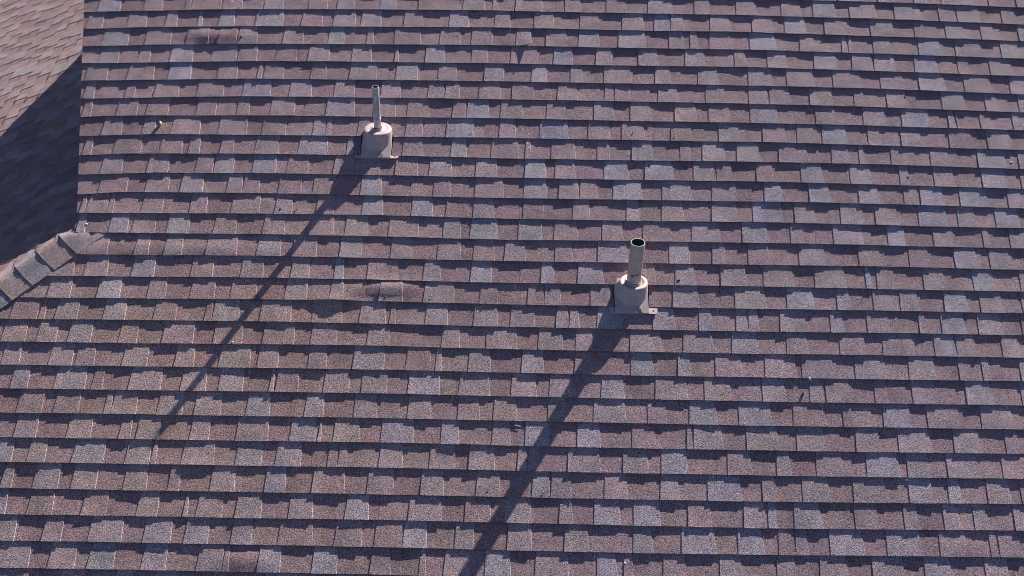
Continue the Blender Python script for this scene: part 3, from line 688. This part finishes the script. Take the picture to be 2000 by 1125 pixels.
# ------------------------------------------------------------------ small things lying on the roof
def surf(x, y):     # approximate shingle surface height at that spot
    u, v = FM.px(x, y, .008)
    r = 0
    for k in range(-2, 30):
        if vb(k, u) <= v: r = k; break
    s = (v-vb(r, u))/(vb(r-1, u)-vb(r, u)); return u, v, TH+2*TH*(1-s)+TH*.5+fieldM(u, v)
def blob(name, x, y, a, b, c, m, label, cat, rotz=0, group=None, jag=.15, n=None, up=.4):
    u, v, h = surf(x, y); h = n if n is not None else h
    bm = bmesh.new(); bmesh.ops.create_icosphere(bm, subdivisions=2, radius=1)
    R = random.Random(int(x*7+y))
    for q_ in bm.verts:
        k = 1+jag*(R.random()-.5); p = q_.co*k; q_.co = Vector((p.x*a, p.y*b, p.z*c))
    me = bpy.data.meshes.new(name); bm.to_mesh(me); bm.free()
    for p in me.polygons: p.use_smooth = True
    o = obj(name, me, None, [m]); B = Matrix([[FM.u[i], FM.v[i], FM.n[i]] for i in range(3)]).to_4x4()
    o.matrix_world = Matrix.Translation(Vector(FM.P(u, v, h+c*up))) @ B @ Matrix.Rotation(rotz, 4, 'Z')
    tag(o, label, cat, group); return o
blob('acorn', 314, 242, .0085, .016, .012, M_TAN, 'small tan oval acorn lying on a tab near the upper left gable edge', 'acorn', .3, up=.9)
def nail(x, y, label, m=M_NAILG, hh=.006, r=.0055):
    u, v, h = surf(x, y); bm = bmesh.new()
    ret = bmesh.ops.create_cone(bm, cap_ends=True, segments=14, radius1=r, radius2=r*.82, depth=.0018, matrix=Matrix.Translation((0,0,hh)) @ Matrix.Rotation(.3, 4, 'X'))
    bmesh.ops.create_cone(bm, cap_ends=True, segments=8, radius1=.0016, radius2=.0016, depth=hh+.004, matrix=Matrix.Translation((0,0,hh/2-.002)))
    me = bpy.data.meshes.new('roofing_nail'); bm.to_mesh(me); bm.free()
    o = obj('roofing_nail', me, None, [m]); B = Matrix([[FM.u[i], FM.v[i], FM.n[i]] for i in range(3)]).to_4x4()
    o.matrix_world = Matrix.Translation(Vector(FM.P(u, v, h+.001))) @ B
    tag(o, label, 'nail', 'popped roofing nails')
nail(850.7, 260, 'popped nail head nearest right of the slim vent boot')
nail(921, 261, 'popped nail head on the grey tab, farther of two right of the slim vent')
nail(1235.5, 260, 'pale nail head on a brown tab in the upper middle, above the thick vent')
nail(1317, 267, 'nail head on a tab right of the pale nail head in the upper middle')
nail(754, 581, 'shiny nail head in the shaded dent of the humped shingle, left of the thick vent')
nail(842.5, 580.5, 'nail head on the grey tab just right of the humped shingle')
nail(935, 586, 'left nail head of the close pair on the butt edge left of the thick vent', M_NAILW, .005, .0045)
nail(950, 588, 'right nail head of the close pair on the butt edge left of the thick vent')
nail(954.5, 955.5, 'nail head beside the lower end of the thick vent shadow, left of it')
nail(1060.7, 962.5, 'tan nail head right of the lower end of the thick vent shadow')
nail(1121, 966, 'nail head farther right of the thick vent shadow near the bottom')
nail(581, 407, 'dark nail head on a brown tab just left of the slim vent shadow', M_NAILG)
nail(412, 185, 'small pale nail head on a tab above and right of the acorn', M_NAILW, .004, .004)
blob('chip', 169, 438, .007, .007, .004, M_NAILW, 'white chip on the lowest tab of the gable edge, above the hip caps', 'chip')
blob('chip', 454.5, 669, .006, .006, .004, M_NAILW, 'white chip at the edge of the slim vent shadow', 'chip')
blob('chip', 1771, 937, .007, .007, .004, M_NAILW, 'round white chip in the shadow line near the lower right', 'chip')
blob('chip', 1975, 317, .007, .005, .003, M_NAILW, 'white chip near the right edge of the picture', 'chip')
blob('chip', 1220.5, 1100, .007, .007, .004, M_NAILW, 'white chip near the bottom edge, below the thick vent', 'chip')
blob('chip', 455, 5, .006, .006, .004, M_NAILW, 'pale chip near the top edge of the picture', 'chip')
blob('plastic_fleck', 1580, 742, .008, .013, .006, M_BLUE, 'bright blue plastic fleck caught under a butt edge on the right', 'fleck', jag=.4, n=.020)
blob('debris_crumb', 1325, 548, .010, .006, .005, M_DEBRIS, 'dark crumb of debris on a tab right of the thick vent', 'debris', .4, jag=.8)
blob('debris_crumb', 1773, 347, .006, .013, .005, M_DEBRIS, 'dark crescent crumb of debris on a grey tab at the upper right', 'debris', -.3, jag=.5)
blob('debris_crumb', 548, 409, .006, .011, .004, M_DEBRIS, 'dark crumb of debris on the tab left of the slim vent shadow', 'debris', -.3, jag=.7)
blob('debris_crumb', 472, 74, .008, .006, .004, M_DEBRIS, 'dark crumb of debris beside the dented tab near the top', 'debris', jag=.6)
blob('debris_crumb', 1767, 190, .006, .012, .003, M_DEBRIS, 'dark crumb of debris on a white tab edge at the upper right', 'debris', .3, jag=.6)
blob('twig', 197, 398, .0022, .018, .0025, M_DEBRIS, 'thin dark twig on a tab near the lower end of the gable edge', 'twig', -.55, jag=.3)
blob('torn_strip', 1009, 831.5, .026, .004, .0012, M_FEATH, 'thin grey torn strip poking out of a shadow line below the thick vent', 'strip', -.25, jag=.3, n=.0075)
blob('torn_strip', 1478, 979, .016, .003, .0015, M_NAILW, 'white torn strip under a butt edge in the lower right half', 'strip', 0, jag=.3, n=.0095)

# ------------------------------------------------------------------ ground
gm = MB(); gm.add([(-260,-260,GZ),(260,-260,GZ),(260,260,GZ),(-260,260,GZ)], [(0,1,2,3)])
g = obj('ground', gm.mesh('ground'), None, [M_GROUND]); tag(g, kind='structure')

r_ = ray(2, 2); t_ = (GZ-CAMP[2])/r_[2]; X = CAMP+r_*t_
pm = MB(); d_ = np.array([-math.sin(math.radians(7)), math.cos(math.radians(7)), 0]); e_ = np.array([d_[1], -d_[0], 0])
pm.add([X-d_*14-e_*3+[0,0,.004], X-d_*14+e_*3+[0,0,.004], X+d_*14+e_*3+[0,0,.004], X+d_*14-e_*3+[0,0,.004]], [(0,1,2,3)])
g = obj('path', pm.mesh('path'), None, [M_PATH]); tag(g, kind='structure')
print('path at', X)
